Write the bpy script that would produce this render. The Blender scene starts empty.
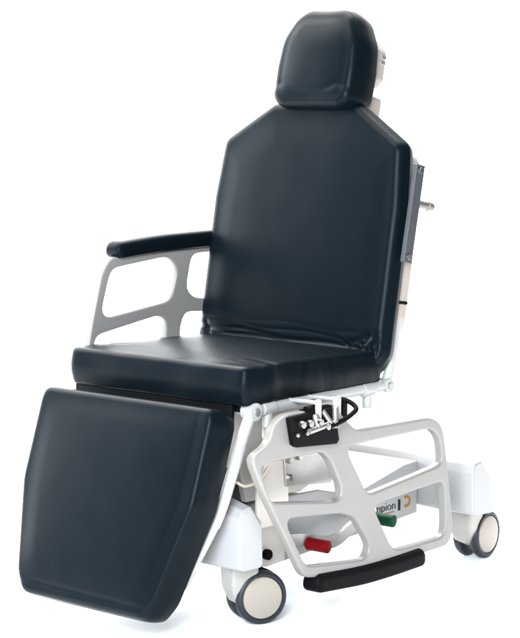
import bpy, bmesh, math, random
from mathutils import Vector, Matrix, noise
random.seed(3)
S = bpy.context.scene
COL = S.collection
PI = math.pi
V3 = Vector

# ------------------------------------------------------------------ materials
def mat(name, base, rough=0.5, metal=0.0, spec=0.5, bump=0.0, bscale=200.0, var=0.0, vscale=6.0, coat=0.0, rvar=0.0):
    m = bpy.data.materials.new(name); m.use_nodes = True
    nt = m.node_tree; N = nt.nodes; L = nt.links
    b = N['Principled BSDF']
    b.inputs['Base Color'].default_value = (*base, 1)
    b.inputs['Roughness'].default_value = rough
    b.inputs['Metallic'].default_value = metal
    b.inputs['Specular IOR Level'].default_value = spec
    b.inputs['Coat Weight'].default_value = coat
    tc = N.new('ShaderNodeTexCoord')
    if var > 0:
        n = N.new('ShaderNodeTexNoise'); n.inputs['Scale'].default_value = vscale; n.inputs['Detail'].default_value = 5
        L.new(tc.outputs['Object'], n.inputs['Vector'])
        r = N.new('ShaderNodeMapRange')
        r.inputs['From Min'].default_value = 0.3; r.inputs['From Max'].default_value = 0.7
        r.inputs['To Min'].default_value = 1 - var; r.inputs['To Max'].default_value = 1 + var
        L.new(n.outputs['Fac'], r.inputs['Value'])
        mx = N.new('ShaderNodeVectorMath'); mx.operation = 'SCALE'
        mx.inputs[0].default_value = base
        L.new(r.outputs['Result'], mx.inputs['Scale'])
        L.new(mx.outputs['Vector'], b.inputs['Base Color'])
    if rvar > 0:
        n = N.new('ShaderNodeTexNoise'); n.inputs['Scale'].default_value = 14; n.inputs['Detail'].default_value = 4
        L.new(tc.outputs['Object'], n.inputs['Vector'])
        r = N.new('ShaderNodeMapRange')
        r.inputs['From Min'].default_value = 0.3; r.inputs['From Max'].default_value = 0.7
        r.inputs['To Min'].default_value = rough - rvar; r.inputs['To Max'].default_value = rough + rvar
        L.new(n.outputs['Fac'], r.inputs['Value']); L.new(r.outputs['Result'], b.inputs['Roughness'])
    if bump > 0:
        n = N.new('ShaderNodeTexNoise'); n.inputs['Scale'].default_value = bscale; n.inputs['Detail'].default_value = 3
        L.new(tc.outputs['Object'], n.inputs['Vector'])
        bp = N.new('ShaderNodeBump'); bp.inputs['Strength'].default_value = bump; bp.inputs['Distance'].default_value = 0.002
        L.new(n.outputs['Fac'], bp.inputs['Height']); L.new(bp.outputs['Normal'], b.inputs['Normal'])
    return m

def leather_mat():
    m = mat('vinyl_upholstery', (0.0017, 0.0037, 0.0055), rough=0.36, spec=0.050, var=0.04, vscale=5, rvar=0.015)
    nt = m.node_tree; N = nt.nodes; L = nt.links; b = N['Principled BSDF']
    tc = N.new('ShaderNodeTexCoord')
    vo = N.new('ShaderNodeTexVoronoi'); vo.inputs['Scale'].default_value = 520
    no = N.new('ShaderNodeTexNoise'); no.inputs['Scale'].default_value = 7; no.inputs['Detail'].default_value = 3
    L.new(tc.outputs['Object'], vo.inputs['Vector']); L.new(tc.outputs['Object'], no.inputs['Vector'])
    b1 = N.new('ShaderNodeBump'); b1.inputs['Strength'].default_value = 0.10; b1.inputs['Distance'].default_value = 0.0006
    b2 = N.new('ShaderNodeBump'); b2.inputs['Strength'].default_value = 0.035; b2.inputs['Distance'].default_value = 0.006
    L.new(vo.outputs['Distance'], b1.inputs['Height'])
    L.new(no.outputs['Fac'], b2.inputs['Height']); L.new(b2.outputs['Normal'], b1.inputs['Normal'])
    L.new(b1.outputs['Normal'], b.inputs['Normal'])
    return m

M = dict(
    leather=leather_mat(),
    plate=mat('pale_painted_plate', (0.175, 0.163, 0.150), rough=0.42, bump=0.06, bscale=420, var=0.02),
    tube=mat('white_painted_tube', (0.28, 0.27, 0.255), rough=0.34, bump=0.05, bscale=350, var=0.03, vscale=25),
    shell=mat('cream_panel', (0.25, 0.218, 0.188), rough=0.45, bump=0.05, bscale=300, var=0.03),
    white=mat('white_moulded_plastic', (0.262, 0.257, 0.252), rough=0.33, bump=0.04, bscale=260, var=0.015),
    beige=mat('beige_painted_steel', (0.50, 0.455, 0.41), rough=0.45, bump=0.06, bscale=260, var=0.04),
    steel=mat('grey_steel', (0.36, 0.35, 0.34), rough=0.36, metal=0.85, var=0.06, vscale=30),
    rail=mat('anodised_rail', (0.034, 0.038, 0.043), rough=0.40, metal=0.2, var=0.05, vscale=30),
    chrome=mat('polished_steel', (0.30, 0.28, 0.26), rough=0.28, metal=1.0),
    black=mat('black_plastic', (0.003, 0.003, 0.0033), rough=0.5, spec=0.04, bump=0.05, bscale=400),
    bellow=mat('dark_bellows', (0.035, 0.037, 0.042), rough=0.55),
    tyre=mat('blue_black_rubber', (0.009, 0.011, 0.014), rough=0.48, spec=0.3),
    cap=mat('cream_wheel_cap', (0.215, 0.183, 0.149), rough=0.38, var=0.02),
    fork=mat('cream_caster_housing', (0.245, 0.23, 0.213), rough=0.4, var=0.02),
    red=mat('red_rubber', (0.135, 0.0015, 0.003), rough=0.5, spec=0.1, bump=0.3, bscale=500),
    green=mat('green_rubber', (0.001, 0.042, 0.015), rough=0.5, spec=0.1, bump=0.3, bscale=500),
    ink=mat('dark_lettering', (0.008, 0.008, 0.009), rough=0.5, spec=0.1),
    gold=mat('orange_lettering', (0.30, 0.115, 0.008), rough=0.5, spec=0.1),
    pin=mat('brushed_pin', (0.11, 0.10, 0.09), rough=0.35, metal=0.3),
    cable=mat('cream_cable', (0.62, 0.54, 0.42), rough=0.5),
    floor=mat('white_studio_sweep', (0.92, 0.92, 0.92), rough=0.75, spec=0.2, var=0.006, vscale=2),
)

# ------------------------------------------------------------------ helpers
ROOT = bpy.data.objects.new('medical_chair', None); COL.objects.link(ROOT)
ROOT.location = (0.1, 0, 0); ROOT.empty_display_size = 0.2
ROOT['label'] = 'reclining medical treatment chair with dark blue padded cushions, pale rails and wheels on white floor'
ROOT['category'] = 'medical chair'
RINV = Matrix.Translation((-0.1, 0, 0))

def link(name, me, material, parent=ROOT, smooth=True, angle=40, label=None):
    """mesh data is in world coordinates; parents sit at the root's frame"""
    me.transform(RINV)
    o = bpy.data.objects.new(name, me); COL.objects.link(o); o.parent = parent
    me.materials.clear(); me.materials.append(material)
    for p in me.polygons: p.use_smooth = smooth; p.material_index = 0
    if smooth and angle:
        me.set_sharp_from_angle(angle=math.radians(angle))
        w = o.modifiers.new('WeightedNormal', 'WEIGHTED_NORMAL'); w.keep_sharp = True; w.weight = 80
    if label: o['label'] = label
    return o

def bm_link(name, bm, material, parent=ROOT, **k):
    bmesh.ops.recalc_face_normals(bm, faces=bm.faces)
    me = bpy.data.meshes.new(name); bm.to_mesh(me); bm.free()
    return link(name, me, material, parent, **k)

def frame(O, X, Y):
    """4x4 with local x -> X, y -> Y, z -> X x Y, origin O"""
    X = V3(X).normalized(); Y = V3(Y).normalized(); Z = X.cross(Y)
    return Matrix(((X.x, Y.x, Z.x, O[0]), (X.y, Y.y, Z.y, O[1]), (X.z, Y.z, Z.z, O[2]), (0, 0, 0, 1)))

def round_poly(pts, r, n=7):
    out = []; N = len(pts)
    rr = r if isinstance(r, (list, tuple)) else [r] * N
    for i in range(N):
        p = V3(pts[i]).to_2d(); a = V3(pts[i - 1]).to_2d(); c = V3(pts[(i + 1) % N]).to_2d()
        da = (a - p); dc = (c - p); la = da.length; lc = dc.length; da /= la; dc /= lc
        ang = da.angle(dc)
        if rr[i] <= 0 or ang > PI - 0.03: out.append(p); continue
        t = min(rr[i] / math.tan(ang / 2), la * 0.48, lc * 0.48)
        p0 = p + da * t; p1 = p + dc * t
        for k in range(n + 1):
            s = k / n
            q = p0 * (1 - s) ** 2 + p * 2 * s * (1 - s) + p1 * s * s
            # pull the quadratic a little to the corner so that it is closer to an arc
            out.append(q.lerp(p, 0.06 * math.sin(PI * s)))
    return out

def slab(outlines, depth, bev, mtx, res=3):
    """2D outline(s) (first outer, rest holes) filled, extruded by depth (centred), bevelled edges"""
    cu = bpy.data.curves.new('tmp', 'CURVE'); cu.dimensions = '2D'; cu.fill_mode = 'BOTH'
    cu.extrude = depth / 2 - bev; cu.bevel_depth = bev; cu.bevel_resolution = res; cu.offset = -bev
    for o in outlines:
        sp = cu.splines.new('POLY'); sp.points.add(len(o) - 1)
        for i, p in enumerate(o): sp.points[i].co = (p[0], p[1], 0, 1)
        sp.use_cyclic_u = True
    ob = bpy.data.objects.new('tmp', cu); COL.objects.link(ob)
    dg = bpy.context.evaluated_depsgraph_get()
    me = bpy.data.meshes.new_from_object(ob.evaluated_get(dg))
    bpy.data.objects.remove(ob); bpy.data.curves.remove(cu)
    bm = bmesh.new(); bm.from_mesh(me); bpy.data.meshes.remove(me)
    bmesh.ops.remove_doubles(bm, verts=bm.verts, dist=1e-5)
    bmesh.ops.transform(bm, matrix=mtx, verts=bm.verts)
    return bm

def join(*bms):
    a = bms[0]
    for b in bms[1:]:
        me = bpy.data.meshes.new('t'); b.to_mesh(me); b.free(); a.from_mesh(me); bpy.data.meshes.remove(me)
    return a

def tube(path, r, n=18, closed_caps=True, flat=None):
    """round tube along a 3D path; r may be a list"""
    bm = bmesh.new(); P = [V3(p) for p in path]; rs = r if isinstance(r, (list, tuple)) else [r] * len(P)
    rings = []; up = None
    for i, p in enumerate(P):
        t = ((P[min(i + 1, len(P) - 1)] - p).normalized() + (p - P[max(i - 1, 0)]).normalized()).normalized()
        if up is None:
            up = t.orthogonal().normalized()
        up = (up - t * up.dot(t)).normalized(); s = t.cross(up)
        rings.append([bm.verts.new(p + (up * math.cos(2 * PI * k / n) + s * math.sin(2 * PI * k / n)) * rs[i]) for k in range(n)])
    for a, b in zip(rings, rings[1:]):
        for k in range(n): bm.faces.new((a[k], a[(k + 1) % n], b[(k + 1) % n], b[k]))
    bm.faces.new(rings[0][::-1]); bm.faces.new(rings[-1])
    return bm

def cyl(p0, p1, r, n=24, bev=0.0):
    p0 = V3(p0); p1 = V3(p1)
    if bev <= 0: return tube([p0, p1], r, n)
    d = (p1 - p0).normalized()
    prof = [(0, r - bev), (bev * .3, r - bev * .3), (bev, r)]
    L = (p1 - p0).length
    prof = prof + [(L - a, b) for a, b in prof[::-1]]
    return tube([p0 + d * a for a, b in prof], [b for a, b in prof], n)

def smooth_path(pts, r=0.03, n=6):
    out = [V3(pts[0])]
    for i in range(1, len(pts) - 1):
        p = V3(pts[i]); a = V3(pts[i - 1]) - p; c = V3(pts[i + 1]) - p
        t = min(r, a.length * .45, c.length * .45)
        p0 = p + a.normalized() * t; p1 = p + c.normalized() * t
        for k in range(n + 1):
            s = k / n; out.append(p0 * (1 - s) ** 2 + p * 2 * s * (1 - s) + p1 * s * s)
    out.append(V3(pts[-1])); return out

def box(c, s, bev=0.003, mtx=None):
    bm = bmesh.new(); bmesh.ops.create_cube(bm, size=1)
    bmesh.ops.scale(bm, vec=s, verts=bm.verts); bmesh.ops.translate(bm, vec=c, verts=bm.verts)
    if bev > 0: bmesh.ops.bevel(bm, geom=bm.edges[:], offset=bev, segments=3, affect='EDGES', profile=0.6)
    if mtx: bmesh.ops.transform(bm, matrix=mtx, verts=bm.verts)
    return bm

def loft(rings, caps=True):
    bm = bmesh.new(); R = [[bm.verts.new(p) for p in r] for r in rings]
    n = len(R[0])
    for a, b in zip(R, R[1:]):
        for k in range(n): bm.faces.new((a[k], a[(k + 1) % n], b[(k + 1) % n], b[k]))
    if caps: bm.faces.new(R[0][::-1]); bm.faces.new(R[-1])
    return bm

def lathe(prof, O, axis, n=48):
    """prof: list of (radius, height along axis)"""
    axis = V3(axis).normalized(); u = axis.orthogonal().normalized(); w = axis.cross(u); O = V3(O)
    return loft([[O + axis * h + (u * math.cos(2 * PI * k / n) + w * math.sin(2 * PI * k / n)) * max(r, 1e-4) for k in range(n)] for r, h in prof])

def resample(pts, n):
    P = [V3(p).to_2d() for p in pts]; P.append(P[0]); L = [0]
    for a, b in zip(P, P[1:]): L.append(L[-1] + (b - a).length)
    out = []; j = 0
    for i in range(n):
        s = L[-1] * i / n
        while L[j + 1] < s: j += 1
        out.append(P[j].lerp(P[j + 1], (s - L[j]) / max(1e-9, L[j + 1] - L[j])))
    return out

def soft(o, step=.003, it=30):
    P = [V3(p).to_2d() for p in o]; n = max(60, int(sum((P[i] - P[i - 1]).length for i in range(len(P))) / step))
    o = resample(P, n)
    for _ in range(it): o = [(o[i - 1] + o[i] * 2 + o[(i + 1) % n]) / 4 for i in range(n)]
    return o

def seg_d(p, a, b):
    a = V3(a); b = V3(b); ab = b - a; t = max(0, min(1, (p - a).dot(ab) / ab.length_squared))
    return (p - a - ab * t).length, t

def cushion(outline, t, re, crown, mtx, n=360, rings=60, disp=None, wob=0.0, side_bulge=0.004, center=None):
    """padded slab: outline in local x,y; front at z=0, back at z=-t; rounded edges, crowned face"""
    o = resample(outline, n)
    for _ in range(5): o = [(o[i - 1] + o[i] * 2 + o[(i + 1) % n]) / 4 for i in range(n)]
    c = center or sum(o, V3((0, 0))) / n
    nor = []
    for i in range(n):
        d = o[(i + 2) % n] - o[i - 2]; q = V3((d.y, -d.x)).normalized()
        if q.dot(o[i] - c) < 0: q = -q
        nor.append(q)
    for _ in range(6): nor = [(nor[i - 1] + nor[i] * 2 + nor[(i + 1) % n]).normalized() for i in range(n)]
    rg = []
    rb = re * 0.7
    rg.append([(p - q * rb * 1.0, -t) for p, q in zip(o, nor)])
    for k in range(1, 5):
        a = PI / 2 * k / 4
        rg.append([(p - q * rb * (1 - math.sin(a)), -t + rb * (1 - math.cos(a))) for p, q in zip(o, nor)])
    for k in range(1, 6):
        s = k / 6
        rg.append([(p + q * side_bulge * math.sin(PI * s), -t + rb + (t - rb - re) * s) for p, q in zip(o, nor)])
    for k in range(0, 9):
        a = PI / 2 * k / 8
        rg.append([(p - q * re * (1 - math.cos(a)), -re + re * math.sin(a)) for p, q in zip(o, nor)])
    inner = [p - q * re for p, q in zip(o, nor)]
    x0 = min(p.x for p in inner); x1 = max(p.x for p in inner); y0 = min(p.y for p in inner); y1 = max(p.y for p in inner)
    def dome(p):
        a = abs((p.x - (x0 + x1) / 2) / ((x1 - x0) / 2)); b = abs((p.y - (y0 + y1) / 2) / ((y1 - y0) / 2))
        return crown * (1 - a ** 2.6) * (1 - b ** 3.2)
    for k in range(1, rings):
        s = k / rings; f = 1 - (1 - min(1, s / .22)) ** 2
        rg.append([(p.lerp(c, s), dome(p.lerp(c, s)) * f) for p in inner])
    bm = bmesh.new(); VV = []
    for ri, r in enumerate(rg):
        row = []
        for p, h in r:
            q = V3((p.x, p.y, h))
            if wob:
                nv = noise.noise(V3((p.x * 5, p.y * 5, h * 8 + 3))) + .5 * noise.noise(V3((p.x * 13, p.y * 13, h * 15)))
                w = min(1, max(0, (h + t) / t))
                q.z += wob * nv * w
            if disp: q = disp(q, t)
            row.append(bm.verts.new(q))
        VV.append(row)
    for a, b in zip(VV, VV[1:]):
        for k in range(n): bm.faces.new((a[k], a[(k + 1) % n], b[(k + 1) % n], b[k]))
    cc = bm.verts.new(sum((v.co for v in VV[-1]), V3()) / n)
    for k in range(n): bm.faces.new((VV[-1][k], VV[-1][(k + 1) % n], cc))
    bm.faces.new(VV[0][::-1])
    bmesh.ops.transform(bm, matrix=mtx, verts=bm.verts)
    return bm

# ------------------------------------------------------------------ floor (white studio sweep)
AZ = math.radians(41.1137)
vd = V3((-math.cos(AZ), -math.sin(AZ), 0)); vr = V3((-math.sin(AZ), math.cos(AZ), 0))
prof = [(-7.0, 0.0), (-1, 0), (2.4, 0.0)]
for k in range(1, 13):
    a = PI / 2 * k / 12; prof.append((2.4 + 1.2 * math.sin(a), 1.2 * (1 - math.cos(a))))
prof.append((3.6, 5.5))
bm = bmesh.new(); rows = []
for d, z in prof:
    rows.append([bm.verts.new(vd * d + vr * s + V3((0, 0, z))) for s in (-6, -2, 2, 6)])
for a, b in zip(rows, rows[1:]):
    for k in range(3): bm.faces.new((a[k], a[k + 1], b[k + 1], b[k]))
me = bpy.data.meshes.new('floor'); bm.to_mesh(me); bm.free()
fl = bpy.data.objects.new('floor', me); COL.objects.link(fl); me.materials.append(M['floor'])
for p in me.polygons: p.use_smooth = True
fl['kind'] = 'structure'; fl['label'] = 'seamless white floor curving up into a plain white backdrop'

# ------------------------------------------------------------------ planes of the padded surfaces
YV = V3((0, 1, 0))
LEG_O = V3((.624, 0, .517)); LEG_V = (V3((.624, 0, .517)) - V3((.775, 0, .07))).normalized()
BACK_O = V3((-.051, -.007, 1.17)); BACK_V = (V3((-.051, 0, 1.17)) - V3((.055, 0, .60))).normalized()
HEAD_O = V3((-.024, 0, 1.187)); HEAD_V = (V3((-.076, 0, 1.4056)) - V3((-.024, 0, 1.187))).normalized()
LEG = frame(LEG_O, YV, LEG_V); BACK = frame(BACK_O, YV, BACK_V); HEAD = frame(HEAD_O, YV, HEAD_V)

def sym(half):
    return [(-x, y) for x, y in half] + [(x, y) for x, y in half[::-1]]

# leg rest -----------------------------------------------------------
lo = round_poly(sym([(.262, .004), (.272, -.02), (.272, -.215), (.222, -.43), (.192, -.476)]), [.012, .03, .05, .05, .03, .03, .05, .05, .03, .012])
def leg_disp(q, t):
    p = V3((q.x, q.y))
    # crease of the sewn cover near the lower corners and the bottom hem
    for a, b, w, dp in (((-.20, -.445), (.19, -.455), .006, .0014), ((.235, -.015), (.232, -.21), .007, .0005), ((.232, -.21), (.193, -.40), .007, .0005)):
        d, _ = seg_d(p, a, b)
        if q.z > -.02: q.z -= dp * math.exp(-(d / w) ** 2)
    return q
leg = bm_link('leg_rest', cushion(lo, .088, .014, .010, LEG, disp=leg_disp, wob=.0007), M['leather'], angle=None)

# headrest -----------------------------------------------------------
ho = round_poly(sym([(.098, -.022), (.122, -.004), (.125, .075), (.118, .148), (.088, .206), (.056, .228), (.02, .225)]),
                [.02, .025, .06, .05, .03, .02, .05, .05, .02, .03, .05, .06, .025, .02])
for _ in range(3):
    ho = [q for i in range(len(ho)) for q in (ho[i].lerp(ho[(i + 1) % len(ho)], .25), ho[i].lerp(ho[(i + 1) % len(ho)], .75))] if len(ho) < 900 else ho
def chaikin_long(o, n):
    o = resample(o, n)
    for _ in range(5): o = [(o[i - 1] + o[i] * 2 + o[(i + 1) % n]) / 4 for i in range(n)]
    return o
ho = chaikin_long(ho, 160)
def head_disp(q, t):
    p = V3((q.x, q.y)); w = min(1, max(0, (q.z + t) / t))
    ax = abs(p.x)
    lip = .016 + .016 * math.exp(-((ax - .088) / .030) ** 2)          # soft lower lip, higher at both corners
    k = max(0, min(1, (lip + .006 - p.y) / .020)); k = k * k * (3 - 2 * k)
    q.z += w * (.0014 * k - .0006 * math.exp(-((p.y - lip - .006) / .008) ** 2)) * (.55 + .8 * min(1, ax / .08))
    q.z -= w * max(0, p.y - .12) ** 2 * 1.2
    return q
head = bm_link('headrest', cushion(ho, .105, .020, .008, HEAD, n=300, rings=44, disp=head_disp, wob=.001), M['leather'], angle=None)

# backrest -----------------------------------------------------------
bo = round_poly(sym([(.132, .004), (.284, -.092), (.298, -.24), (.297, -.60), (.265, -.650)]), [.02, .03, .06, .05, .03, .03, .05, .06, .03, .02])
rw = random.Random(5)
CR = []
for k in range(16):   # short folds fanning out of both lower corners
    s = 1 if k % 8 else -1
    x0 = s * (.285 - rw.random() * .03); y0 = -.60 + rw.random() * .05
    ln = .05 + .10 * rw.random(); an = rw.uniform(.35, 1.25)
    CR.append(((x0, y0), (x0 - s * ln * math.cos(an), y0 - ln * .9 * math.sin(an) + .02), .0045 + .003 * rw.random(), .0012 + .0022 * rw.random()))
for k in range(13):
    x0 = .272 - .006 * k; y0 = -.592 + .004 * (k % 3)
    an = math.radians(118 + 3.6 * k); ln = .035 + .05 * rw.random()
    CR.append(((x0, y0), (x0 + ln * math.cos(an), y0 + ln * math.sin(an)), .0036, .0011 + .0008 * rw.random()))
def back_disp(q, t):
    p = V3((q.x, q.y)); w = min(1, max(0, (q.z + t) / t))
    # long sagging folds just above the seat
    def arch(y0, sag): return y0 + sag * (p.x / .3)
    for y0, sag, wd, dp in ((-.578, -.012, .006, .0042), (-.592, -.020, .005, .0034), (-.560, -.012, .0045, .0018), (-.543, -.007, .005, .0009)):
        yy = arch(y0, sag) + .004 * math.sin(p.x * 22 + y0 * 90)
        q.z -= w * dp * math.exp(-((p.y - yy) / wd) ** 2) * (.55 + .45 * noise.noise(V3((p.x * 7, y0 * 50, 0))) + .3)
    for a, b, wd, dp in CR:
        d, tt = seg_d(p, a, b); q.z -= w * dp * math.exp(-(d / wd) ** 2) * (1 - .7 * tt)
    # the lower hem rolls forward over the seat
    if p.y < -.585: q.z += w * .013 * min(1, (-.585 - p.y) / .05) ** .8
    return q
back = bm_link('backrest', cushion(bo, .062, .022, .012, BACK, n=520, rings=110, disp=back_disp, wob=.0009, center=V3((0, -.42))), M['leather'], angle=None)

# seat cushion (in plan: local x -> world X, local y -> world Y) ------
so = round_poly([(.020, -.272), (.40, -.273), (.426, -.283), (.527, -.278), (.527, .278), (.440, .282), (.400, .2755), (.020, .275)],
                [.03, .012, .012, .016, .016, .012, .012, .03])
SEAT = Matrix.Translation((0, 0, .600))
rs = random.Random(11)
SR = []
for k in range(11):
    x0 = .40 - rs.random() * .34; SR.append((x0, rs.uniform(-.5, .5), .007 + .006 * rs.random(), .0003 + .0006 * rs.random()))
def seat_disp(q, t):
    p = V3((q.x, q.y)); w = min(1, max(0, (q.z + t) / t))
    q.z -= .020 * w * max(0, min(1, (.42 - p.x) / .4)) ** 1.2 * 0.6
    # front pad is sewn on: shallow groove across the top, upright pleats on the side
    d = abs(p.x - .418); ed = max(0, abs(p.y) - .17)
    q.z -= w * .0035 * math.exp(-(d / .012) ** 2) * min(1, ed / .09)
    for sx, dx in ((.455, .012), (.482, -.006)):
        d, _ = seg_d(p, (sx, .19), (sx + dx, .29)); q.z -= w * .0008 * math.exp(-(d / .010) ** 2)
    if abs(p.y) > .24:                      # pleats on the sides
        s = 1 if p.y > 0 else -1
        for x0, sl, wd, dp in SR:
            d = abs(p.x - x0 - sl * (q.z + .05)); q.y -= s * dp * math.exp(-(d / wd) ** 2)
        q.y += s * .0016 * noise.noise(V3((p.x * 14, q.z * 12, 1)))
    if p.x > .50: q.x += .004 * noise.noise(V3((p.y * 9, q.z * 20, 4))) * (1 - w * .5)
    return q
seat = bm_link('seat_cushion', cushion(so, .088, .014, .010, SEAT, n=520, rings=80, disp=seat_disp, wob=.0014, center=V3((.27, 0))), M['leather'], angle=None)
pan = bm_link('seat_base', slab([round_poly([(.02, -.24), (.50, -.24), (.50, .24), (.02, .24)], .01)], .016, .002, Matrix.Translation((0, 0, .502))), M['black'])

bm_link('gap_shade_strip', box((.512, -.02, .492), (.012, .50, .042), .004), M['black'])  # added black strip: stands in for the shaded gap below the seat, covers tube ends

# ------------------------------------------------------------------ backrest shell, headrest carrier
sh = round_poly(sym([(.13, -.02), (.272, -.115), (.290, -.17), (.290, -.50), (.270, -.60)]), .03)
m = BACK @ Matrix.Translation((0, 0, -.062 - .0195))
shell = bm_link('back_shell', slab([sh], .040, .012, m, res=5), M['shell'])
hs = round_poly(sym([(.095, .055), (.109, .075), (.107, .145), (.08, .175)]), .02)
bm = slab([hs], .044, .010, HEAD @ Matrix.Translation((0, 0, -.105 - .023)), res=4)
bm = join(bm, slab([round_poly(sym([(.100, -.10), (.100, .035)]), .012)], .058, .006, HEAD @ Matrix.Translation((0, 0, -.105 - .031))))
bm = join(bm, slab([round_poly(sym([(.03, -.10), (.03, .12)]), .008)], .030, .002, HEAD @ Matrix.Translation((0, 0, -.105 - .026))))
car = bm_link('headrest_carrier', bm, M['shell'])
for v in (.118, .132):
    bm_link('slot', box((.1075, v, -.132), (.006, .009, .020), .001, HEAD), M['steel'], car)

# ------------------------------------------------------------------ seat and back frame tubes
def P3(x, z, y): return V3((x, y, z))
for s in (1, -1):
    y = .267 * s
    bm = tube([P3(.490, .499, y), P3(.007, .503, y)], .0135)
    # clevis/knuckle at the front, socket stubs and clamp collars
    bm = join(bm, cyl(P3(.492, .498, y - .017 * s), P3(.492, .498, y + .016 * s), .021, 28, .003))
    for x in (.439, .076):
        bm = join(bm, cyl(P3(x, .500, y), P3(x, .456, y), .0115, 20, .002))
        bm = join(bm, cyl(P3(x + .022, .5005, y), P3(x - .020, .5005, y), .0165, 24, .003))
    # hanger tabs
    for x, h in ((.364, .456), (.298, .466)):
        bm = join(bm, box((x, y + .088 * s, (.519 + h) / 2), (.012 if x > .33 else .020, .012, .519 - h), .003))
    r = bm_link('seat_rail', bm, M['tube'])
    for x in (.364, .298):
        bm_link('tab_arm', cyl(P3(x, .510, y), P3(x, .511, y + .085 * s), .005, 14), M['tube'], r)
    bm_link('pivot_bolt', cyl(P3(.492, .498, y + .016 * s), P3(.492, .498, y + .020 * s), .009, 6, .001), M['steel'], r)
    bt = tube(smooth_path([P3(.002, .503, y), P3(-.010, .540, y), P3(-.042, .690, y * 1.01), P3(-.058, .76, y * 1.0)], .02), [.0135] * 16)
    bt = join(bt, cyl(P3(.004, .503, y - .016 * s), P3(.004, .503, y + .014 * s), .0175, 24, .002))
    b = bm_link('back_tube', bt, M['tube'])
    bm_link('pivot_bolt', cyl(P3(.004, .503, y + .014 * s), P3(.004, .503, y + .018 * s), .008, 12, .001), M['steel'], b)
# cross tubes
bm = tube([P3(.02, .503, -.267), P3(.02, .503, .267)], .012)
bm_link('cross_tube', bm, M['tube'])
bm_link('cross_tube', tube([P3(.478, .494, -.267), P3(.478, .494, .267)], .012), M['tube'])

# leg rest frame
def LP(u, v, h): return LEG @ V3((u, v, h))
for s in (1, -1):
    pth = smooth_path([P3(.492, .498, .267 * s), LP(.268 * s, -.05, -.118), LP(.262 * s, -.215, -.108), LP(.207 * s, -.395, -.100), LP(.15 * s, -.425, -.098)], .05)
    bm = tube(pth, [.0138 - .0045 * min(1, max(0, (.36 - p.z) / .2)) for p in pth])
    lf = bm_link('leg_rest_frame', bm, M['tube'])
    # groove strip along the tube
    bm = tube([p + LEG.to_3x3() @ V3((.0125 * s, 0, -.002)) for p in pth[3:14]], .0022, 8)
    bm_link('channel', bm, M['steel'], lf)
bm_link('leg_rest_board', slab([round_poly(sym([(.25, -.01), (.255, -.21), (.205, -.42), (.18, -.455)]), .02)], .010, .002, LEG @ Matrix.Translation((0, 0, -.0935))), M['black'])

# ------------------------------------------------------------------ armrest rails
def XZ(y, flip=False):   # local x -> world X, local y -> world Z
    return frame((0, y, 0), (1, 0, 0), (0, 0, 1))
outer = [(.567, .405), (.553, .418), (.524, .427), (.507, .437), (.497, .469), (.473, .486), (.446, .494), (.269, .490), (.249, .464), (.199, .426),
         (-.085, .421), (-.137, .400), (-.158, .307), (-.185, .139), (-.175, .092), (-.077, .089), (.332, .102), (.385, .108), (.534, .34)]
outr = [.02, .02, .02, .012, .015, .01, .01, .01, .015, .02, .05, .05, .05, .03, .03, .02, .02, .05, .05]
UL = [(.541, .392), (.322, .392), (.292, .367), (.248, .292), (.257, .267), (.502, .301)]
UR = [(.245, .421), (-.030, .421), (-.052, .343), (.185, .323)]
LL = [(.456, .257), (.257, .238), (.205, .222), (.140, .139), (.160, .113), (.380, .135)]
LR = [(.136, .238), (-.150, .257), (-.156, .116), (.055, .116)]
near = [round_poly(outer, outr, 8), round_poly(UL, [.012, .03, .03, .03, .025, .02], 8), round_poly([(x, z) for x, z in [(.245, .4205), (-.045, .4205), (-.049, .343), (.180, .323)]], .02, 8),
        round_poly(LL, [.012, .02, .03, .03, .02, .03], 8), round_poly(LR, [.012, .025, .025, .04], 8)]
# the upper right opening sits under the sloping top bar
outer_top = .0
near[2] = round_poly([(.240, .392), (-.095, .392), (-.129, .362), (-.141, .299), (.155, .266)], [.015, .03, .03, .014, .03], 8)
arm = bm_link('armrest_rail', slab([soft(near[0], .003, 22)] + [soft(h) for h in near[1:]], .025, .006, XZ(.3225), res=4), M['plate'], label='lowered pale armrest rail with its black pad hanging at the bottom')
def arm_pad(y, line, hw, hh, m, parent):
    """padded rest: rounded section swept along a line in the XZ plane, ends rolled over"""
    L_ = smooth_path([V3((x, y, z)) for x, z in line], .05, 5)
    pts = [L_[0]] ; 
    for a, b in zip(L_, L_[1:]):
        k = max(1, int((b - a).length / .012))
        pts += [a.lerp(b, i / k) for i in range(1, k + 1)]
    tot = sum((b - a).length for a, b in zip(pts, pts[1:])); d = 0; rings = []
    sec = round_poly([(-hw, -hh), (hw, -hh), (hw, hh), (-hw, hh)], [hh * .5, hh * .5, hh * 1.1, hh * 1.1], 6)
    def ring(p, t, sc): 
        nrm = V3((-t.z, 0, t.x)); 
        if nrm.z < 0: nrm = -nrm
        return [p + V3((0, 1, 0)) * a * (1 - (1 - sc) * .35) + nrm * b * sc for a, b in sec]
    t0 = (pts[1] - pts[0]).normalized(); t1 = (pts[-1] - pts[-2]).normalized(); e = .018
    for k in range(6):
        a = PI / 2 * k / 6; rings.append(ring(pts[0] - t0 * e * math.cos(a), t0, max(.05, math.sin(a))))
    for i, p in enumerate(pts):
        t = (pts[min(i + 1, len(pts) - 1)] - pts[max(i - 1, 0)]).normalized(); rings.append(ring(p, t, 1))
    for k in range(5, -1, -1):
        a = PI / 2 * k / 6; rings.append(ring(pts[-1] + t1 * e * math.cos(a), t1, max(.05, math.sin(a))))
    return loft(rings)
padb = arm_pad(.3225, [(-.042, .084), (.06, .080), (.18, .079), (.335, .089)], .027, .022, None, None)
pad = bm_link('arm_pad', padb, M['black'], arm)

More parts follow.
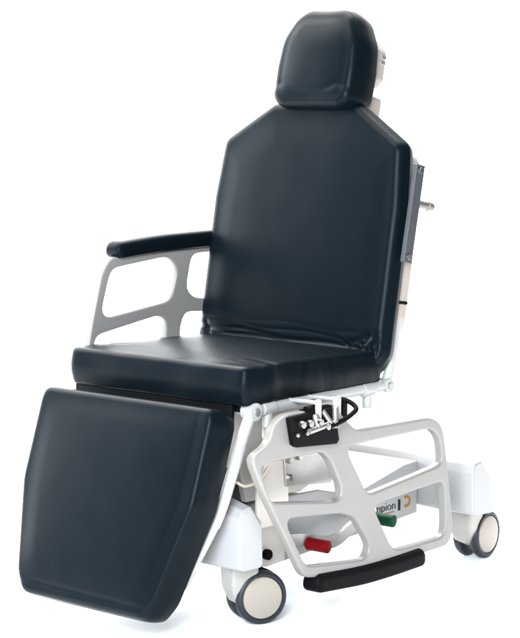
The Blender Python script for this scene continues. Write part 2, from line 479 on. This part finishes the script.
fo = [(.358, .800), (.388, .760), (.418, .655), (.455, .50), (.43, .455), (.10, .455), (-.10, .50), (-.14, .62), (-.165, .80), (-.06, .805), (.31, .800)]
fh = [round_poly(fo, .03, 8),
      round_poly([(.352, .772), (.150, .789), (.116, .755), (.142, .678), (.168, .674), (.392, .651)], [.03, .03, .03, .02, .03, .025], 8),
      round_poly([(.408, .612), (.185, .643), (.158, .630), (.17, .52), (.42, .53)], .02, 8),
      round_poly([(.062, .790), (-.11, .79), (-.10, .66), (.055, .678), (.084, .702)], .02, 8),
      round_poly([(.108, .60), (.090, .644), (-.09, .63), (-.07, .52), (.10, .52)], .02, 8)]
farm = bm_link('armrest_rail', slab([soft(fh[0], .003, 22)] + [soft(h) for h in fh[1:]], .025, .006, XZ(-.3225), res=4), M['plate'], label='raised pale armrest rail with its dark pad on top')
fpb = arm_pad(-.3225, [(-.13, .826), (.004, .826), (.18, .825), (.322, .8165)], .027, .021, None, None)
bm_link('arm_pad', fpb, M['leather'], farm)

# control box on the near rail ---------------------------------------
cb = round_poly([(.458, .488), (.300, .494), (.283, .416), (.292, .408), (.432, .418), (.443, .425)], .006)
box_o = bm_link('control_box', slab([cb], .016, .003, XZ(.344)), M['black'], label='black lever plate with small metal knobs')
for (x, z, r, l) in ((.425, .470, .0085, .014), (.398, .469, .0085, .014), (.438, .447, .005, .008), (.405, .447, .005, .008)):
    bm_link('knob', cyl(P3(x, z, .352), P3(x, z, .352 + l), r, 20, .002), M['chrome'], box_o)
bm = cyl(P3(.370, .485, .350), P3(.370, .452, .362), .010, 16, .002)
bm = join(bm, cyl(P3(.405, .452, .362), P3(.335, .460, .362), .007, 16, .001), cyl(P3(.300, .500, .352), P3(.312, .448, .364), .008, 16, .002),
          cyl(P3(.345, .49, .352), P3(.322, .452, .366), .006, 12, .001))
bm_link('lever_linkage', bm, M['steel'], box_o)
for x, z in ((.370, .470), (.318, .462), (.345, .456)):
    bm_link('knob', cyl(P3(x, z, .360), P3(x, z, .372), .0075, 18, .002), M['chrome'], box_o)
pth = smooth_path([P3(.335, .455, .366), P3(.28, .468, .372), P3(.235, .484, .366), P3(.232, .498, .340), P3(.25, .505, .31)], .03)
bm_link('release_lever', tube(pth, .006, 12), M['black'], box_o)
bm = cyl(P3(.385, .492, .335), P3(.345, .495, .345), .012, 18, .002)
bm = join(bm, box((.235, .315, .478), (.018, .03, .045), .003), box((.335, .325, .489), (.10, .022, .012), .002))
bm_link('latch_block', bm, M['black'])

# ------------------------------------------------------------------ accessory rail on the back shell
r0 = V3((-.066, .310, 1.030)); r1 = V3((-.016, .310, .799)); d = (r0 - r1).normalized()
Lr = (r0 - r1).length; mt = frame((r0 + r1) / 2, d, V3((0, 1, 0)).cross(d))   # local x along rail, y across, z = +-Y
bm = box((0, 0, 0), (Lr, .032, .012), .0015, mt)
rail = bm_link('accessory_rail', bm, M['rail'])
for k in (-1, 1):
    bm = cyl(mt @ V3((k * (Lr / 2 - .014), 0, -.012)), mt @ V3((k * (Lr / 2 - .014), 0, .010)), .008, 18, .001)
    bm_link('bolt', bm, M['chrome'], rail)
pn = BACK.to_3x3() @ V3((0, 0, -1))
pc = V3((-.070, .290, .938))
bm = lathe([(.001, 0), (.0105, 0), (.0105, .052), (.0118, .053), (.0118, .070), (.0105, .0735), (.006, .075), (.001, .075)], pc, pn, 28)
bm_link('locking_pin', bm, M['pin'])
bm_link('release_peg', cyl(V3((-.02, .280, .702)), V3((-.056, .283, .697)), .0042, 12, .001), M['black'])

# ------------------------------------------------------------------ base: covers, beam, lift column
def cover(secs):
    """loft of XZ sections along Y"""
    rings = []
    for y, pts in secs: rings.append([V3((x, y, z)) for x, z in round_poly(pts, .012, 4)])
    bm = loft(rings)
    return bm
def sect(x0, x1, z0, z1, ch, sl):
    # back bottom, front bottom, front top, top back chamfer
    return [(x0, z0), (x1, z0), (x1 - sl, z1), (x0 + ch, z1 + .012), (x0, z1 - .04)]
fsec = lambda k, top=0: [(.472 + k, .145), (.552 - k * .4, .145), (.556 - k * .6, .262 + top), (.540 - k * .6, .283 + top), (.512, .288 + top), (.476 + k, .245 + top)]
secs = [(-.288, fsec(.006, -.012)), (-.282, fsec(0)), (-.20, fsec(0, .02)), (.20, fsec(0, .02)), (.282, fsec(0)), (.288, fsec(.006, -.012))]
front_cover = bm_link('base_cover', cover(secs), M['white'], label='white moulded front leg cover', angle=50)
rsec = lambda k, f=0, top=0: [(-.386 + k, .139), (-.290 - k - f, .143), (-.287 - k - f, .25 + top), (-.291 - k - f, .276 + top), (-.328, .280 + top), (-.366 + k, .235 + top)]
secs = [(-.320, rsec(.006, 0, -.006)), (-.313, rsec(0)), (-.22, rsec(0)), (-.10, rsec(0, .02, .006)), (.10, rsec(0, .02, .006)), (.22, rsec(0)), (.313, rsec(0)), (.320, rsec(.006, 0, -.006))]
bm_link('base_cover', cover(secs), M['white'], label='white moulded rear leg cover', angle=50)

# central beam
bp = [(.47, .152), (.335, .152), (.295, .088), (.20, .093), (-.297, .126), (-.297, .262), (-.24, .258), (-.04, .212), (.10, .246), (.30, .250), (.47, .232)]
beam = bm_link('base_beam', slab([round_poly(bp, .006)], .28, .004, XZ(0)), M['white'])
bm_link('beam_panel', slab([round_poly([(.455, .10), (.265, .104), (.265, .215), (.455, .215)], .008)], .03, .003, XZ(.158)), M['beige'], beam)
bm_link('socket', cyl(P3(.336, .132, .165), P3(.336, .132, .186), .0125, 20, .002), M['black'], beam)
# lettering
def text_mesh(body, size, mtx, ext=.0006):
    cu = bpy.data.curves.new('t', 'FONT'); cu.body = body; cu.size = size; cu.extrude = ext; cu.offset = -size * .018
    ob = bpy.data.objects.new('t', cu); COL.objects.link(ob)
    bpy.context.view_layer.update()
    me = bpy.data.meshes.new_from_object(ob.evaluated_get(bpy.context.evaluated_depsgraph_get()))
    w = max(v.co.x for v in me.vertices); w0 = min(v.co.x for v in me.vertices)
    bpy.data.objects.remove(ob); bpy.data.curves.remove(cu)
    return me, w0, w
YT = .1412
me, w0, w1 = text_mesh('champion', .032, None)
sx = 1.08
TM = frame((-.202 + w1 * sx, YT, .151), (-1, 0, 0), (0, 0, 1))     # reads towards -X, seen from +Y
me.transform(TM @ Matrix.Diagonal((sx, 1, 1, 1)))
link('lettering', me, M['ink'], beam, smooth=False)
bm_link('lettering', box((-.2185, YT, .1585), (.008, .0014, .028), 0), M['ink'], beam, smooth=False)
ring = []
for k in range(25):
    a = math.radians(-125 + 250 * k / 24); ring.append((math.cos(a), math.sin(a)))
pts = [(x * .0165, y * .0152) for x, y in ring] + [(x * .0105, y * .0092) for x, y in ring[::-1]]
bm = slab([pts], .0014, .0002, frame((-.249, YT, .163), (-1, 0, 0), (0, 0, 1)))
bm_link('emblem', bm, M['gold'], beam, smooth=False)
bm_link('lettering', box((-.155, YT, .1445), (.085, .0014, .0016), 0), M['gold'], beam, smooth=False)

# lift column
bm_link('lift_column', loft([[V3((x, y, z)) for x, y in round_poly([(.30, -.12), (.43, -.12), (.43, .12), (.30, .12)], .012, 4)] for z in (.225, .36)]), M['bellow'])
bm_link('lift_housing', slab([round_poly([(.445, .345), (.445, .452), (.40, .487), (.03, .487), (.03, .30), (.16, .25), (.36, .252), (.385, .345)], .008)], .24, .004, XZ(.015)), M['beige'])
bm_link('side_panel', slab([round_poly([(.400, .205), (.400, .30), (.375, .345), (.375, .475), (.29, .485), (.288, .205)], .006)], .008, .002, XZ(.20)), M['beige'])
bp2 = round_poly([(.312, .365), (.135, .365), (.135, .276), (.305, .292)], .006)
bk = bm_link('lift_bracket', slab([bp2], .05, .002, XZ(.185)), M['steel'])
for x, z in ((.298, .354), (.262, .357), (.293, .312)):
    bm_link('bolt', cyl(P3(x, z, .209), P3(x, z, .218), .0075, 6, .001), M['chrome'], bk)
# sloping struts and cable
for y in (.245, -.245):
    bm_link('under_seat_bracket', slab([round_poly([(.43, .488), (.20, .488), (.36, .440), (.43, .425)], .006)], .004, .001, XZ(y)), M['beige'])
bm_link('cable', tube(smooth_path([P3(.505, .335, .235), P3(.47, .318, .225), P3(.41, .318, .215), P3(.36, .345, .205)], .05), .0035, 10), M['cable'])

# ------------------------------------------------------------------ pedals
bar = smooth_path([P3(.26, .150, .160), P3(.215, .150, .195), P3(.11, .122, .195), P3(.03, .158, .195), P3(-.06, .168, .195), P3(-.06, .168, .150)], .05)
bm = loft([[p + V3((0, sy * .005, sz * .015)) for sy, sz in ((-1, -1), (1, -1), (1, 1), (-1, 1))] for p in bar])
pb = bm_link('pedal_bar', bm, M['steel'])
def pedal(name, x, y, z, m, lab):
    ax = V3((-.12, 1, -.03)).normalized(); O = V3((x, y, z))
    bm_link(name, lathe([(.001, 0), (.0145, 0), (.0158, .003)] + [(.0158 - (.0009 if k % 2 else 0), .006 + .004 * k) for k in range(12)] + [(.0160, .054), (.0150, .058), (.010, .060), (.001, .0605)], O, ax, 32), m, label=lab)
    return bm_link('pedal_shaft', cyl(O - ax * .03, O + ax * .002, .009, 16), M['steel'], bpy.data.objects[name] if name in bpy.data.objects else ROOT)
pedal('red_pedal', .208, .195, .139, M['red'], 'red rubber pedal')
pedal('green_pedal', -.045, .195, .160, M['green'], 'green rubber pedal')

# ------------------------------------------------------------------ casters
def caster(pair, n_ang, stem, ztop):
    n = V3((math.cos(n_ang), math.sin(n_ang), 0)); up = V3((0, 0, 1)); fwd = n.cross(up)
    R = .0625; c = V3((pair[0], pair[1], R))
    st = V3((stem[0], stem[1], 0))
    # housing: a tapering column from the cover down to the axle
    rings = []
    for z, a, b, sh_ in ((ztop + .01, .044, .036, 0), (.13, .044, .036, 0), (.085, .042, .034, .03), (.055, .036, .022, .18), (.035, .018, .011, .6)):
        ctr = st.lerp(V3((c.x, c.y, 0)), sh_)
        dr = (V3((c.x, c.y, 0)) - st).normalized(); sd = V3((-dr.y, dr.x, 0))
        sq = round_poly([(-a, -b), (a, -b), (a, b), (-a, b)], .012, 4)
        rings.append([ctr + dr * x * .8 + sd * y + up * z for x, y in sq])
    fk = loft(rings)
    fk = join(fk, cyl(c - n * .030, c + n * .030, .008, 16))
    f = bm_link('caster', fk, M['fork'], angle=50)
    for s in (-1, 1):
        o = c + n * (s * .026); ax = n * s
        t = lathe([(.030, -.014), (.052, -.014), (.0595, -.011), (.0625, -.005), (.0625, .003), (.0600, .009), (.0550, .0118), (.0505, .0112), (.0490, .006)], o, ax, 64)
        bm_link('tyre', t, M['tyre'], f)
        k = lathe([(.0486, .004), (.0486, .0095), (.0474, .0112), (.040, .0128), (.02, .0136), (.001, .0138)], o, ax, 64)
        bm_link('wheel_cap', k, M['cap'], f)
    # dark mudguard hugging the inside of the wheels
    rings = []
    for k in range(13):
        a = math.radians(20 + 150 * k / 12)
        rings.append([c + (fwd * math.cos(a) + up * math.sin(a)) * r + n * w for r, w in ((.056, -.011), (.064, -.011), (.064, .011), (.056, .011))])
    bm_link('mudguard', loft(rings), M['black'], f)
    return f
a = math.radians(66)
n = V3((math.cos(a), math.sin(a), 0)); W = V3((.445, .2587, 0)); pr_ = W - n * .034
caster((pr_.x, pr_.y), a, (pr_.x + .042 * .914, pr_.y - .042 * .407), .15)
caster((.44, -.24), math.radians(60), (.48, -.255), .15)
a = math.radians(95)
n = V3((math.cos(a), math.sin(a), 0)); W = V3((-.445, .2587, 0)); pr2 = W - n * .036
caster((pr2.x, pr2.y), a, (pr2.x + .06 * .995, pr2.y + .06 * .09), .14)
caster((-.44, -.24), math.radians(95), (-.385, -.245), .14)

# ------------------------------------------------------------------ camera
cam = bpy.data.cameras.new('Camera'); co = bpy.data.objects.new('Camera', cam); COL.objects.link(co)
C = V3((4.066155870433607, 3.411840818898535, 1.2684521738620893)); az = 0.7175694471223615; el = 0.11757642770698863
dv = V3((-math.cos(az) * math.cos(el), -math.sin(az) * math.cos(el), -math.sin(el)))
rv = dv.cross(V3((0, 0, 1))).normalized(); uv = rv.cross(dv)
co.matrix_world = Matrix(((rv.x, uv.x, -dv.x, C.x), (rv.y, uv.y, -dv.y, C.y), (rv.z, uv.z, -dv.z, C.z), (0, 0, 0, 1)))
cam.sensor_fit = 'VERTICAL'; cam.sensor_height = 36; cam.lens = 2157.9641 / 638 * 36; cam.clip_end = 100
S.camera = co

# ------------------------------------------------------------------ lights
w = bpy.data.worlds.new('World'); S.world = w; w.use_nodes = True
w.node_tree.nodes['Background'].inputs['Color'].default_value = (.95, .97, 1, 1)
w.node_tree.nodes['Background'].inputs['Strength'].default_value = 0.12
def area(name, loc, target, size, power, color, sy=None):
    l = bpy.data.lights.new(name, 'AREA'); l.shape = 'RECTANGLE'; l.size = size; l.size_y = sy or size; l.energy = power; l.color = color
    o = bpy.data.objects.new(name, l); COL.objects.link(o); o.location = loc
    o.rotation_euler = (V3(target) - V3(loc)).to_track_quat('-Z', 'Y').to_euler(); return o
area('ceiling_softbox', (.2, -2.4, 4.2), (.2, -1.0, 0), 5.6, 1300, (1, .985, .96))
area('added_side_fill', (1.4, -4.2, 1.5), (.7, 0, 0), 2.8, 420, (.88, .94, 1))  # added fill light, washes out the chair's shadow on the floor
area('key_softbox', (3.9, 2.4, 2.1), (0.1, -.1, .7), 2.0, 620, (.80, .90, 1))
area('backdrop_lamp', tuple(vd * 1.2 + V3((0, 0, 4.0))), tuple(vd * 3.6 + V3((0, 0, 1.2))), 4.0, 210, (1, 1, 1), 1.0)
S.view_settings.view_transform = 'Standard'; S.view_settings.look = 'None'; S.view_settings.exposure = 0.12; S.view_settings.gamma = 1
S.cycles.max_bounces = 10
